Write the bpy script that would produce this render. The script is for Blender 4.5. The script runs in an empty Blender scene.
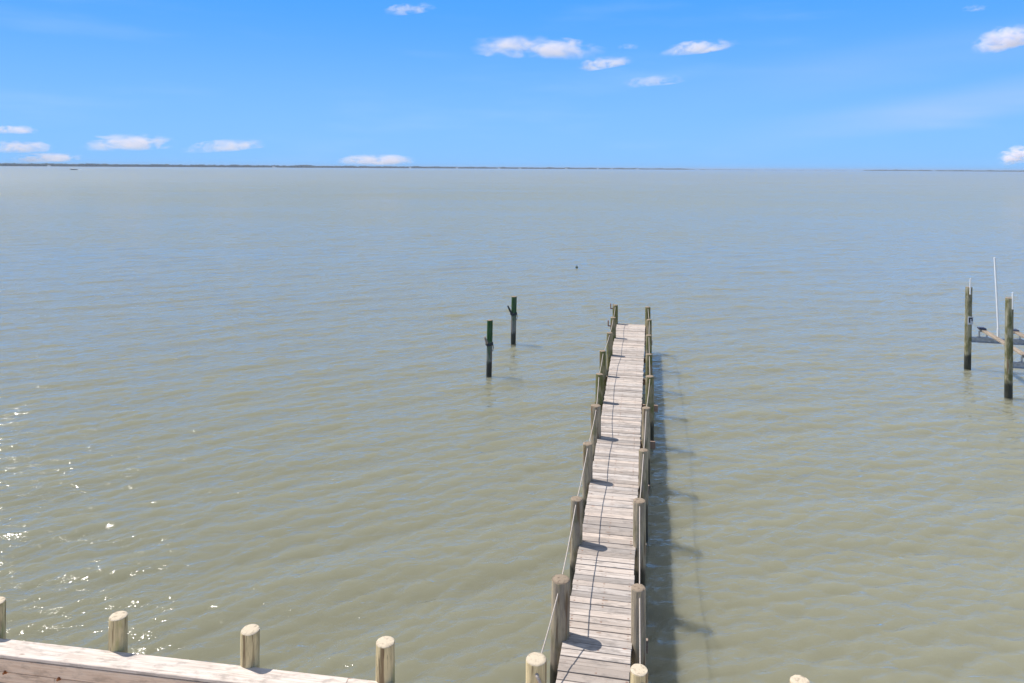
import bpy, bmesh, math, random
import numpy as np
from mathutils import Vector, Matrix, noise as mnoise

random.seed(7)
rng = np.random.default_rng(11)
R = math.radians
scene = bpy.context.scene
COL = scene.collection

# ------------------------------------------------------------------ constants
F = 720.0            # focal length in pixels
CAM_Z = 7.6          # camera above the water
DECK_Z = 1.1         # deck top above the water
SUN_DIR = Vector((-0.467, 0.216, 0.857)).normalized()


# ------------------------------------------------------------------ helpers
def link(o, parent=None):
    COL.objects.link(o)
    if parent is not None:
        o.parent = parent
    return o


def tag(o, label=None, cat=None, group=None, kind=None):
    if label: o['label'] = label
    if cat: o['category'] = cat
    if group: o['group'] = group
    if kind: o['kind'] = kind
    return o


def empty(name, loc=(0, 0, 0), rotz=0.0):
    o = bpy.data.objects.new(name, None)
    o.empty_display_size = 0.2
    o.location = loc
    o.rotation_euler = (0, 0, rotz)
    return link(o)


def obj(name, bm, mats, parent=None, smooth=False, angle=None):
    me = bpy.data.meshes.new(name)
    bm.normal_update()
    bm.to_mesh(me)
    bm.free()
    if not isinstance(mats, (list, tuple)):
        mats = [mats]
    for m in mats:
        me.materials.append(m)
    if smooth:
        me.polygons.foreach_set('use_smooth', [True] * len(me.polygons))
        if angle:
            me.set_sharp_from_angle(angle=angle)
    o = bpy.data.objects.new(name, me)
    return link(o, parent)


def add_box(bm, c, size, rot=None, mat=0, bevel=0.0):
    """box centred at c, edges size, optional 3x3 rotation"""
    sx, sy, sz = (s / 2 for s in size)
    vs = []
    for x, y, z in ((-1, -1, -1), (1, -1, -1), (1, 1, -1), (-1, 1, -1),
                    (-1, -1, 1), (1, -1, 1), (1, 1, 1), (-1, 1, 1)):
        p = Vector((x * sx, y * sy, z * sz))
        if rot is not None:
            p = rot @ p
        vs.append(bm.verts.new(p + Vector(c)))
    fs = []
    for f in ((0, 3, 2, 1), (4, 5, 6, 7), (0, 1, 5, 4), (1, 2, 6, 5), (2, 3, 7, 6), (3, 0, 4, 7)):
        fc = bm.faces.new([vs[i] for i in f])
        fc.material_index = mat
        fs.append(fc)
    if bevel > 0:
        es = list({e for f in fs for e in f.edges})
        r = bmesh.ops.bevel(bm, geom=es, offset=bevel, segments=1, affect='EDGES', profile=0.5)
        for f in r['faces']:
            f.material_index = mat
    return vs


def add_tube(bm, pts, rad, n=8, mat=0, caps=True):
    """tube along a polyline; rad is a number or one per point"""
    pts = [Vector(p) for p in pts]
    rings = []
    up = Vector((0, 0, 1))
    for i, p in enumerate(pts):
        a = pts[max(i - 1, 0)]
        b = pts[min(i + 1, len(pts) - 1)]
        t = (b - a).normalized()
        s = t.cross(up)
        if s.length < 1e-3:
            s = Vector((1, 0, 0))
        s.normalize()
        w = s.cross(t).normalized()
        r = rad[i] if isinstance(rad, (list, tuple)) else rad
        rings.append([bm.verts.new(p + (s * math.cos(2 * math.pi * k / n) + w * math.sin(2 * math.pi * k / n)) * r)
                      for k in range(n)])
    for i in range(len(rings) - 1):
        for k in range(n):
            f = bm.faces.new((rings[i][k], rings[i][(k + 1) % n], rings[i + 1][(k + 1) % n], rings[i + 1][k]))
            f.material_index = mat
    if caps:
        f = bm.faces.new(rings[0][::-1]); f.material_index = mat
        f = bm.faces.new(rings[-1]); f.material_index = mat


def add_lathe(bm, prof, n=24, wob=0.0, seed=0.0, mat=0, cap_mat=None):
    """lathe of (radius, z) pairs, slightly uneven; top capped"""
    rings = []
    for r, z in prof:
        ring = []
        for k in range(n):
            a = 2 * math.pi * k / n
            d = 1.0
            if wob:
                d += wob * mnoise.noise(Vector((math.cos(a) * 1.3, math.sin(a) * 1.3, z * 0.9 + seed * 7.3)))
                d += 0.35 * wob * mnoise.noise(Vector((math.cos(a) * 5, math.sin(a) * 5, z * 0.6 + seed * 3.1)))
            ring.append(bm.verts.new((r * d * math.cos(a), r * d * math.sin(a), z)))
        rings.append(ring)
    for i in range(len(rings) - 1):
        for k in range(n):
            f = bm.faces.new((rings[i][k], rings[i][(k + 1) % n], rings[i + 1][(k + 1) % n], rings[i + 1][k]))
            f.material_index = mat if (cap_mat is None or i < len(rings) - 4) else cap_mat
    f = bm.faces.new(rings[-1])
    f.material_index = mat if cap_mat is None else cap_mat
    bm.faces.new(rings[0][::-1]).material_index = mat


def frame_rot(dirx):
    """rotation about z whose local x axis points along dirx (2D)"""
    return Matrix.Rotation(math.atan2(dirx[1], dirx[0]), 3, 'Z')


# ------------------------------------------------------------------ node helper
class NT:
    def __init__(self, name):
        self.m = bpy.data.materials.new(name)
        self.m.use_nodes = True
        self.t = self.m.node_tree
        self.t.nodes.clear()
        self.out = self.t.nodes.new('ShaderNodeOutputMaterial')

    def n(self, kind, **kw):
        nd = self.t.nodes.new(kind)
        for k, v in kw.items():
            if k.startswith('i_'):
                key = k[2:]
                key = int(key) if key.isdigit() else key.replace('_', ' ')
                self.set(nd.inputs[key], v)
            else:
                setattr(nd, k, v)
        return nd

    def set(self, sock, v):
        if isinstance(v, bpy.types.NodeSocket):
            self.t.links.new(v, sock)
        else:
            sock.default_value = v

    def math(self, op, a, b=None, c=None, clamp=False):
        nd = self.t.nodes.new('ShaderNodeMath')
        nd.operation = op
        nd.use_clamp = clamp
        for i, v in enumerate((a, b, c)):
            if v is not None:
                self.set(nd.inputs[i], v)
        return nd.outputs[0]

    def mix(self, fac, a, b, blend='MIX'):
        nd = self.t.nodes.new('ShaderNodeMix')
        nd.data_type = 'RGBA'
        nd.blend_type = blend
        nd.clamp_factor = True
        self.set(nd.inputs[0], fac)
        for s, v in ((nd.inputs[6], a), (nd.inputs[7], b)):
            if isinstance(v, tuple) and len(v) == 3:
                v = (*v, 1)
            self.set(s, v)
        return nd.outputs[2]

    def ramp(self, x, lo, hi, a=0.0, b=1.0):
        nd = self.t.nodes.new('ShaderNodeMapRange')
        nd.interpolation_type = 'SMOOTHSTEP'
        for i, v in enumerate((x, lo, hi, a, b)):
            self.set(nd.inputs[i], v)
        return nd.outputs[0]

    def noise(self, vec, scale, detail=4, rough=0.55, dist=0.0):
        nd = self.n('ShaderNodeTexNoise')
        nd.inputs['Scale'].default_value = scale
        nd.inputs['Detail'].default_value = detail
        nd.inputs['Roughness'].default_value = rough
        nd.inputs['Distortion'].default_value = dist
        if vec is not None:
            self.t.links.new(vec, nd.inputs['Vector'])
        return nd.outputs[0]

    def mapping(self, vec, scale=(1, 1, 1), rot=(0, 0, 0), loc=(0, 0, 0)):
        nd = self.n('ShaderNodeMapping')
        nd.inputs['Scale'].default_value = scale
        nd.inputs['Rotation'].default_value = rot
        self.set(nd.inputs['Location'], loc)
        self.t.links.new(vec, nd.inputs['Vector'])
        return nd.outputs[0]

    def coord(self, which='Object'):
        return self.n('ShaderNodeTexCoord').outputs[which]

    def principled(self, color, rough=0.7, spec=0.5, metallic=0.0, bump=None, bump_strength=0.3, bump_dist=0.01, **kw):
        p = self.n('ShaderNodeBsdfPrincipled')
        if isinstance(color, tuple) and len(color) == 3:
            color = (*color, 1)
        self.set(p.inputs['Base Color'], color)
        self.set(p.inputs['Roughness'], rough)
        self.set(p.inputs['Specular IOR Level'], spec)
        self.set(p.inputs['Metallic'], metallic)
        for k, v in kw.items():
            self.set(p.inputs[k.replace('_', ' ')], v)
        if bump is not None:
            b = self.n('ShaderNodeBump')
            b.inputs['Strength'].default_value = bump_strength
            b.inputs['Distance'].default_value = bump_dist
            self.t.links.new(bump, b.inputs['Height'])
            self.t.links.new(b.outputs[0], p.inputs['Normal'])
        self.t.links.new(p.outputs[0], self.out.inputs['Surface'])
        return p

    def rand(self):
        return self.n('ShaderNodeObjectInfo').outputs['Random']


# ------------------------------------------------------------------ materials
def mat_pile(name, base, grey, algae_col, algae, wet_top, algae_lo=None):
    """round timber pile: vertical grain, weathering, algae and a dark tidal band (object z = height above the water)"""
    t = NT(name)
    co = t.coord()
    rnd = t.rand()
    off = t.n('ShaderNodeCombineXYZ')
    t.set(off.inputs[0], t.math('MULTIPLY', rnd, 37.0))
    t.set(off.inputs[1], t.math('MULTIPLY', rnd, 91.0))
    shifted = t.n('ShaderNodeVectorMath', operation='ADD', i_0=co, i_1=off.outputs[0]).outputs[0]
    grain = t.noise(t.mapping(shifted, (17, 17, 1.2)), 1.0, 5, 0.72)
    fine = t.noise(t.mapping(shifted, (55, 55, 3)), 1.0, 4, 0.65)
    blot = t.noise(t.mapping(shifted, (5, 5, 2.2)), 1.0, 4, 0.6)
    c = t.mix(t.ramp(grain, 0.41, 0.59), base, grey)
    c = t.mix(t.math('MULTIPLY', t.ramp(fine, 0.56, 0.68), 0.6), c, (0.08, 0.06, 0.04))
    c = t.mix(t.math('MULTIPLY', t.ramp(t.noise(t.mapping(shifted, (9, 9, .8)), 1.0, 3), 0.56, 0.64), 0.75), c, (0.15, 0.085, 0.04))
    z = t.n('ShaderNodeSeparateXYZ', i_0=co).outputs[2]
    am = t.math('MULTIPLY', t.ramp(blot, 0.62 - 0.3 * algae, 0.75 - 0.2 * algae), min(1.0, 0.35 + algae * 0.6))
    c = t.mix(am, c, algae_col)
    # tidal band
    wob = t.math('MULTIPLY_ADD', t.noise(t.mapping(shifted, (9, 9, 6)), 1.0, 3), 0.35, -0.17)
    zz = t.math('ADD', z, wob)
    band = t.ramp(zz, wet_top + 0.12, wet_top - 0.08)
    c = t.mix(t.math('MULTIPLY', band, 0.92), c, (0.018, 0.02, 0.016))
    if algae_lo is not None:
        c = t.mix(t.math('MULTIPLY', t.ramp(zz, algae_lo - 0.12, algae_lo + 0.12), t.ramp(grain, 0.3, 0.6, 0.4, 1.0)), c, algae_col)
    rough = t.ramp(zz, wet_top - 0.1, wet_top + 0.1, 0.45, 0.85)
    h = t.math('ADD', grain, t.math('MULTIPLY', fine, 0.5))
    t.principled(c, rough, 0.3, bump=h, bump_strength=0.6, bump_dist=0.012)
    return t.m


def mat_endgrain(name, a, b, dark):
    t = NT(name)
    co = t.coord()
    s = t.n('ShaderNodeSeparateXYZ', i_0=co)
    r = t.math('SQRT', t.math('ADD', t.math('MULTIPLY', s.outputs[0], s.outputs[0]), t.math('MULTIPLY', s.outputs[1], s.outputs[1])))
    ns = t.noise(co, 14, 4)
    rings = t.math('SINE', t.math('ADD', t.math('MULTIPLY', r, 420), t.math('MULTIPLY', ns, 5)))
    c = t.mix(t.ramp(rings, -1, 1), a, b)
    c = t.mix(t.math('MULTIPLY', t.ramp(t.noise(co, 22, 4), 0.5, 0.72), 0.75), c, dark)
    c = t.mix(t.math('MULTIPLY', t.ramp(r, 0.085, 0.135), 0.35), c, dark)
    t.principled(c, 0.9, 0.2, bump=t.noise(co, 60, 3), bump_strength=0.5, bump_dist=0.01)
    return t.m


def mat_board(name, light, dark, warm, along, rust=True):
    """sawn boards. UV: x metres along the board, y metres across; attribute 'tone' one number per board"""
    t = NT(name)
    uv = t.n('ShaderNodeUVMap').outputs[0]
    tone = t.n('ShaderNodeAttribute', attribute_name='tone').outputs['Fac']
    off = t.n('ShaderNodeCombineXYZ')
    t.set(off.inputs[0], t.math('MULTIPLY', tone, 61.0))
    t.set(off.inputs[1], t.math('MULTIPLY', tone, 13.0))
    t.set(off.inputs[2], t.math('MULTIPLY', tone, 29.0))
    v = t.n('ShaderNodeVectorMath', operation='ADD', i_0=uv, i_1=off.outputs[0]).outputs[0]
    grain = t.noise(t.mapping(v, (1.8, 34, 1)), 1.0, 5, 0.7, 0.3)
    crack = t.noise(t.mapping(v, (1.6, 130, 1)), 1.0, 2, 0.5)
    blot = t.noise(t.mapping(v, (4, 9, 1)), 1.0, 4, 0.6)
    c = t.mix(t.ramp(grain, 0.36, 0.62), dark, light)
    t1 = t.math('FRACT', t.math('MULTIPLY', tone, 7.13))
    c = t.mix(t.math('MULTIPLY', t1, 0.6), c, warm)
    c = t.mix(t.math('MULTIPLY', t.ramp(tone, 0.4, 1.0), 0.55), c, tuple(x * 0.58 for x in dark))
    c = t.mix(t.math('MULTIPLY', t.ramp(blot, 0.48, 0.7), 0.6), c, tuple(x * 0.6 for x in dark))
    c = t.mix(t.math('MULTIPLY', t.ramp(crack, 0.66, 0.74), 0.7), c, (0.07, 0.055, 0.05))
    # knots and rust stains
    vo = t.n('ShaderNodeTexVoronoi', i_Scale=1.0)
    t.set(vo.inputs['Vector'], t.mapping(v, (1.9, 5.5, 1)))
    knot = t.ramp(vo.outputs['Distance'], 0.12, 0.06)
    gate = t.ramp(t.n('ShaderNodeSeparateColor', i_0=vo.outputs['Color']).outputs[0], 0.45, 0.47)
    c = t.mix(t.math('MULTIPLY', t.math('MULTIPLY', knot, gate), 0.6), c, (0.20, 0.11, 0.06))
    if rust:
        su = t.n('ShaderNodeSeparateXYZ', i_0=uv)
        nail = None
        for xx in (0.07, 0.49, 0.88):
            for yy in (0.035, 0.107):
                d = t.math('ADD', t.math('POWER', t.math('SUBTRACT', su.outputs[0], xx), 2.0), t.math('POWER', t.math('SUBTRACT', su.outputs[1], yy), 2.0))
                k = t.ramp(t.math('SQRT', d), 0.024, 0.008)
                nail = k if nail is None else t.math('MAXIMUM', nail, k)
        pick = t.ramp(t.noise(t.mapping(v, (9, 9, 9)), 1.0, 1), 0.45, 0.7)
        c = t.mix(t.math('MULTIPLY', t.math('MULTIPLY', nail, pick), 0.8), c, (0.2, 0.095, 0.055))
        vr = t.n('ShaderNodeTexVoronoi', i_Scale=1.0)
        t.set(vr.inputs['Vector'], t.mapping(v, (3.1, 7.5, 1), loc=(3.3, 1.7, 0)))
        rs = t.ramp(t.math('ADD', vr.outputs['Distance'], t.math('MULTIPLY', t.noise(v, 40, 2), 0.15)), 0.22, 0.1)
        g2 = t.ramp(t.n('ShaderNodeSeparateColor', i_0=vr.outputs['Color']).outputs[1], 0.78, 0.82)
        c = t.mix(t.math('MULTIPLY', t.math('MULTIPLY', rs, g2), 0.75), c, (0.33, 0.12, 0.045))
    h = t.math('ADD', grain, t.math('MULTIPLY', crack, -0.6))
    t.principled(c, 0.85, 0.25, bump=h, bump_strength=0.5, bump_dist=0.006)
    return t.m


def mat_simple(name, col, col2=None, scale=20, rough=0.6, spec=0.4, metallic=0.0, bump=0.2):
    t = NT(name)
    co = t.coord()
    ns = t.noise(co, scale, 4)
    c = t.mix(t.ramp(ns, 0.35, 0.7), col, col2 if col2 else tuple(x * 0.7 for x in col))
    t.principled(c, rough, spec, metallic, bump=ns, bump_strength=bump, bump_dist=0.004)
    return t.m


M = {}
M['pier_pile'] = mat_pile('pier_pile_wood', (0.47, 0.38, 0.25), (0.29, 0.24, 0.18), (0.16, 0.15, 0.05), 0.4, 0.72)
M['pier_pile_mossy'] = mat_pile('pier_pile_mossy_wood', (0.38, 0.31, 0.18), (0.24, 0.2, 0.14), (0.12, 0.13, 0.03), 0.75, 0.62)
M['bulkhead_pile'] = mat_pile('new_pile_wood', (0.68, 0.55, 0.31), (0.50, 0.41, 0.23), (0.36, 0.34, 0.12), 0.3, 0.2)
M['lift_pile'] = mat_pile('lift_pile_wood', (0.38, 0.35, 0.23), (0.25, 0.23, 0.16), (0.09, 0.09, 0.015), 0.7, 0.52)
M['mooring_pile'] = mat_pile('mooring_pile_wood', (0.16, 0.18, 0.14), (0.19, 0.19, 0.19), (0.02, 0.075, 0.016), 0.3, 0.5, 1.22)
M['end_new'] = mat_endgrain('end_grain_new', (0.66, 0.56, 0.42), (0.55, 0.46, 0.33), (0.30, 0.24, 0.17))
M['end_old'] = mat_endgrain('end_grain_old', (0.37, 0.29, 0.21), (0.23, 0.175, 0.125), (0.06, 0.042, 0.03))
M['deck'] = mat_board('deck_boards', (0.59, 0.535, 0.485), (0.35, 0.305, 0.27), (0.62, 0.50, 0.40), 'x')
M['cap'] = mat_board('cap_boards', (0.74, 0.66, 0.59), (0.48, 0.41, 0.35), (0.70, 0.57, 0.46), 'x')
M['fascia'] = mat_board('fascia_boards', (0.80, 0.66, 0.53), (0.60, 0.45, 0.34), (0.76, 0.54, 0.38), 'x')
M['beam'] = mat_board('beam_wood', (0.40, 0.33, 0.27), (0.26, 0.21, 0.17), (0.38, 0.20, 0.13), 'x')
M['bunk'] = mat_board('bunk_wood', (0.40, 0.33, 0.25), (0.27, 0.22, 0.17), (0.36, 0.27, 0.19), 'x')
M['rope'] = mat_simple('rope_fibre', (0.54, 0.47, 0.41), (0.40, 0.34, 0.29), 90, 0.9, 0.2)
M['rust'] = mat_simple('rusty_iron', (0.40, 0.15, 0.05), (0.15, 0.06, 0.03), 60, 0.85, 0.3)
M['galv'] = mat_simple('galvanised_steel', (0.50, 0.51, 0.53), (0.36, 0.37, 0.39), 12, 0.45, 0.5, 0.6)
M['pvc'] = mat_simple('white_plastic_pipe', (0.88, 0.88, 0.87), (0.82, 0.82, 0.80), 4, 0.35, 0.5)
M['black'] = mat_simple('black_rubber', (0.02, 0.022, 0.03), (0.035, 0.035, 0.04), 20, 0.6)
M['blue_pad'] = mat_simple('dark_blue_pad', (0.035, 0.05, 0.10), (0.06, 0.07, 0.10), 20, 0.7)
M['float'] = mat_simple('dark_green_float', (0.012, 0.05, 0.022), (0.008, 0.02, 0.012), 30, 0.4)
M['darkrope'] = mat_simple('dark_rope', (0.05, 0.06, 0.07), (0.02, 0.025, 0.025), 60, 0.8)
M['plate'] = mat_simple('white_plate', (0.62, 0.64, 0.68), (0.5, 0.52, 0.56), 20, 0.4)
M['hull'] = mat_simple('dark_hull_paint', (0.03, 0.04, 0.06), (0.04, 0.05, 0.07), 1, 0.3)
M['white_paint'] = mat_simple('white_paint', (0.78, 0.78, 0.76), (0.7, 0.7, 0.68), 1, 0.5)
M['glass'] = mat_simple('dark_glass', (0.02, 0.03, 0.035), None, 1, 0.1)
M['roof'] = mat_simple('grey_shingles', (0.16, 0.15, 0.15), (0.11, 0.10, 0.10), 2, 0.9)
M['bounce_ground'] = mat_simple('pale_bounce_ground', (0.66, 0.56, 0.43), (0.56, 0.47, 0.36), 3, 0.95, 0.2, bump=0.6)  # assumed ground tone, pale so it bounces warm light onto the bulkhead planks
M['shore'] = mat_simple('shore_marsh', (0.14, 0.13, 0.09), (0.2, 0.18, 0.13), 0.01, 0.9, 0.2)


def mat_trees():
    t = NT('far_tree_foliage')
    co = t.coord()
    ns = t.noise(co, 0.02, 4)
    c = t.mix(t.ramp(ns, 0.35, 0.65), (0.022, 0.038, 0.026), (0.06, 0.07, 0.045))
    t.principled(c, 0.9, 0.1)
    return t.m


M['trees'] = mat_trees()
M['mud'] = mat_simple('bay_mud', (0.10, 0.09, 0.06), (0.07, 0.065, 0.045), 0.5, 0.9, 0.1)


def mat_water():
    t = NT('bay_water')
    co = t.coord()                                     # object coordinates = metres on the bay
    s = t.n('ShaderNodeSeparateXYZ', i_0=co)

    def ripples(scale, stretch, ang, detail, rough, dist):
        mp = t.mapping(co, (1.0 / stretch, 1.0, 1.0), (0, 0, 0))
        r = t.n('ShaderNodeVectorRotate', rotation_type='Z_AXIS')
        t.set(r.inputs['Vector'], co)
        r.inputs['Angle'].default_value = ang
        mp = t.mapping(r.outputs[0], (scale / stretch, scale, scale))
        return t.noise(mp, 1.0, detail, rough, dist)

    def ridge(x, p=1.0):
        a = t.math('ABSOLUTE', t.math('MULTIPLY_ADD', x, 2.0, -1.0))
        return t.math('POWER', t.math('SUBTRACT', 1.0, a, clamp=True), p)

    patch = t.noise(t.mapping(co, (0.016, 0.035, 1)), 1.0, 3)
    gain = t.ramp(patch, 0.3, 0.7, 0.75, 1.25)
    far = t.ramp(s.outputs[1], 22.0, 90.0, 0.30, 1.0)
    vfar = t.ramp(s.outputs[1], 40.0, 220.0, 1.0, 2.8)
    far = t.math('MULTIPLY', far, vfar)
    a = ripples(0.62, 2.4, R(-26), 2, 0.5, 0.4)
    b = ripples(1.7, 2.2, R(-20), 3, 0.5, 0.5)
    c = ripples(4.2, 2.0, R(-16), 4, 0.55, 0.6)
    h = t.math('MULTIPLY', t.math('MULTIPLY', a, 0.28), far)
    h = t.math('ADD', h, t.math('MULTIPLY', t.math('MULTIPLY', b, 0.20), far))
    h = t.math('ADD', h, t.math('MULTIPLY', c, 0.078))
    h = t.math('MULTIPLY', h, gain)
    # clear skin that mirrors the sky by its Fresnel share, over turbid water that scatters the light
    rgh = t.ramp(s.outputs[1], 60.0, 450.0, 0.075, 0.20)
    bp_ = t.n('ShaderNodeBump')
    bp_.inputs['Strength'].default_value = 1.0
    bp_.inputs['Distance'].default_value = 1.0
    t.t.links.new(h, bp_.inputs['Height'])
    gl = t.n('ShaderNodeBsdfGlossy', i_Roughness=rgh, i_Normal=bp_.outputs[0])
    gl.inputs['Color'].default_value = (1, 1, 1, 1)
    tr = t.n('ShaderNodeBsdfTransparent')
    lw = t.n('ShaderNodeLayerWeight', i_Blend=0.5, i_Normal=bp_.outputs[0])
    frs = t.math('MULTIPLY_ADD', t.math('POWER', lw.outputs['Facing'], 5.0), 0.98, 0.02)
    mxs = t.n('ShaderNodeMixShader', i_0=frs, i_1=tr.outputs[0], i_2=gl.outputs[0])
    t.t.links.new(mxs.outputs[0], t.out.inputs['Surface'])
    silt = (0.622, 0.612, 0.474, 1)
    vs = t.n('ShaderNodeVolumeScatter')
    vs.inputs['Color'].default_value = silt
    vs.inputs['Anisotropy'].default_value = -0.25
    vs.inputs['Density'].default_value = 3.4
    va = t.n('ShaderNodeVolumeAbsorption')
    va.inputs['Color'].default_value = silt
    va.inputs['Density'].default_value = 3.4
    ad = t.n('ShaderNodeAddShader', i_0=vs.outputs[0], i_1=va.outputs[0])
    t.t.links.new(ad.outputs[0], t.out.inputs['Volume'])
    return t.m


M['water'] = mat_water()


def mat_foam():
    t = NT('wake_foam')
    co = t.coord()
    n1 = t.noise(t.mapping(co, (0.25, 1.2, 1)), 1.0, 5, 0.65)
    p = t.principled((0.8, 0.82, 0.84), 0.8, 0.2)
    uv = t.n('ShaderNodeSeparateXYZ', i_0=t.n('ShaderNodeUVMap').outputs[0])
    fade = t.math('SUBTRACT', 1.0, uv.outputs[0])
    t.set(p.inputs['Alpha'], t.math('MULTIPLY', t.ramp(n1, 0.4, 0.6), fade))
    return t.m


M['foam'] = mat_foam()


# ------------------------------------------------------------------ water sheet: swell in the mesh, ripples in the bump
def build_water():
    ys = [6.5]
    while ys[-1] < 170:
        ys.append(ys[-1] * 1.0036 + 0.003)
    nd = len(ys)
    while ys[-1] < 16000:
        ys.append(ys[-1] * 1.08)
    ys = np.array(ys)
    nc = 1450
    u = np.linspace(-1, 1, nc)
    # columns: close together over the open view, wide apart at both flanks
    uw = np.sign(u) * (np.abs(u) * 0.80 + 0.55 * np.clip(np.abs(u) - 0.9, 0, 1) / 0.1)
    Y = np.repeat(ys[:, None], nc, 1)
    X = uw[None, :] * (Y + 4.5)
    Zd = np.zeros((nd, nc), np.float32)
    Xd = X[:nd].astype(np.float32); Yd = Y[:nd].astype(np.float32)
    # directional wave spectrum heading for the shore; the crests swing round past the pier
    az = np.clip(Xd / Yd, -0.8, 0.8)
    tloc = np.radians(-56.0) + np.radians(-30.0) * (1 / (1 + np.exp(-(az - 0.12) / 0.13)))
    res = np.maximum(Yd * 0.0036 + 0.003, (Yd + 4.5) * 1.6 / nc) * 2.6
    N = 200
    for i in range(N):
        lam = 0.20 * (3.6 / 0.20) ** ((i + rng.random()) / N)
        th = math.radians(-71) + rng.normal(0, 0.85 if lam < 1.1 else 0.55)
        k = 2 * math.pi / lam
        amp = 0.00215 * (lam / 0.35) ** 0.32
        if 0.7 < lam < 2.2:
            amp *= 0.62
        ph = rng.random() * 6.283
        w = np.clip((lam - res) / (0.5 * lam), 0, 1) * np.exp(-((th - tloc) / (0.85 if lam < 1.1 else 0.50)) ** 2) * 1.25
        arg = (k * math.cos(th)) * Xd + (k * math.sin(th)) * Yd + ph
        Zd += amp * w * (np.sin(arg) + 0.2 * np.cos(2 * arg))
    Zd *= np.clip((165 - Yd) / 90, 0, 1)
    Z = np.zeros_like(X)
    Z[:nd] = Zd
    nr = len(ys)
    co = np.stack([X, Y, Z], -1).reshape(-1, 3).astype(np.float32)
    idx = np.arange(nr * nc).reshape(nr, nc)
    quads = np.stack([idx[:-1, :-1], idx[:-1, 1:], idx[1:, 1:], idx[1:, :-1]], -1).reshape(-1, 4)
    me = bpy.data.meshes.new('water')
    me.vertices.add(len(co))
    me.vertices.foreach_set('co', co.ravel())
    me.loops.add(quads.size)
    me.loops.foreach_set('vertex_index', quads.ravel().astype(np.int32))
    me.polygons.add(len(quads))
    me.polygons.foreach_set('loop_start', (np.arange(len(quads)) * 4).astype(np.int32))
    me.polygons.foreach_set('use_smooth', np.ones(len(quads), bool))
    me.update(calc_edges=True)
    me.materials.append(M['water'])
    o = link(bpy.data.objects.new('water', me))
    tag(o, 'murky olive bay water with small wind ripples reaching the horizon', kind='structure')
    bm = bmesh.new()
    k = 16000 * 1.6
    bm.faces.new([bm.verts.new(v) for v in ((-k, -60, -1.3), (k, -60, -1.3), (k, 16600, -1.3), (-k, 16600, -1.3))])
    sb_ = obj('seabed', bm, M['mud'])
    tag(sb_, 'soft muddy bottom of the shallow bay', kind='structure')


build_water()


# ------------------------------------------------------------------ boards
def boards_mesh(bm, boards, thick, bevel=0.004):
    """boards: list of (corner a0, a1, b1, b0) top quads (Vectors, a->b along the board), each becomes a sawn board with uv and tone"""
    uvl = bm.loops.layers.uv.verify()
    tl = bm.verts.layers.float.get('tone') or bm.verts.layers.float.new('tone')
    for q, tone in boards:
        a0, a1, b1, b0 = q                              # a = start end (two corners), b = far end
        nrm = (b0 - a0).cross(a1 - a0).normalized()
        if nrm.z < 0 and abs(nrm.z) > 0.1:
            nrm = -nrm
        top = [a0, b0, b1, a1]
        vs = [bm.verts.new(p) for p in top] + [bm.verts.new(p - nrm * thick) for p in top]
        faces = []
        for f in ((0, 1, 2, 3), (7, 6, 5, 4), (0, 4, 5, 1), (1, 5, 6, 2), (2, 6, 7, 3), (3, 7, 4, 0)):
            faces.append(bm.faces.new([vs[i] for i in f]))
        es = list({e for f in faces for e in f.edges})
        r = bmesh.ops.bevel(bm, geom=es, offset=bevel, segments=1, affect='EDGES', profile=0.5)
        allf = {f for v in r['verts'] for f in v.link_faces} | {f for f in faces if f.is_valid}
        ax = (b0 - a0).normalized()
        ay = (a1 - a0).normalized()
        seen = set()
        for f in allf:
            for lp in f.loops:
                d = lp.vert.co - a0
                lp[uvl].uv = (d.dot(ax), d.dot(ay) + d.dot(nrm) * 1.0)
                lp.vert[tl] = tone
                seen.add(lp.vert)
    bmesh.ops.recalc_face_normals(bm, faces=bm.faces)


def box_board(bm, p0, p1, across, w, thick, tone):
    """one board from p0 to p1, width w along 'across', top at given points"""
    h = Vector(across).normalized() * (w / 2)
    p0, p1 = Vector(p0), Vector(p1)
    boards_mesh(bm, [((p0 - h, p0 + h, p1 + h, p1 - h), tone)], thick)


# ------------------------------------------------------------------ piles
def pile_bm(r_top, r_bot, z_top, z_bot, seed, n=28, crown=0.012, wob=0.05):
    bm = bmesh.new()
    L = z_top - z_bot
    prof = []
    k = max(6, int(L / 0.22))
    for i in range(k + 1):
        f = i / k
        prof.append((r_bot + (r_top - r_bot) * f, z_bot + (L - 0.018) * f))
    prof += [(r_top * 0.985, z_top - 0.008), (r_top * 0.93, z_top), (r_top * 0.6, z_top + crown * 0.6), (r_top * 0.2, z_top + crown)]
    add_lathe(bm, prof, n, wob, seed, 0, 1)
    tilt = (mnoise.noise(Vector((seed * 3.1, 2, 5))) * 0.05, mnoise.noise(Vector((seed * 1.7, 8, 1))) * 0.05)
    for v in bm.verts:                                   # the sawn top is never quite level
        if v.co.z > z_top - 0.03:
            v.co.z += v.co.x * tilt[0] + v.co.y * tilt[1] + 0.006 * mnoise.noise(v.co * 30 + Vector((seed, 0, 0)))
    return bm


# ------------------------------------------------------------------ pier
def left_edge(y):  return 0.550 + 0.182 * (y - 9.087)
def right_edge(y): return 1.485 + 0.1945 * (y - 9.087)


PDIR = Vector((0.1845, 0.9828, 0))           # along the pier
PPER = Vector((0.9828, -0.1845, 0))          # across the pier
pier = empty('pier', (0.9, 8.95, 0))
tag(pier, 'long narrow weathered wooden pier with round posts running out into the bay', 'pier')


def child(name, bm, mats, parent, loc=(0, 0, 0), smooth=False, angle=None):
    """bm in coordinates relative to the parent's world origin + loc"""
    o = obj(name, bm, mats, parent, smooth, angle)
    o.location = loc
    return o


PO = Vector(pier.location)


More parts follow.
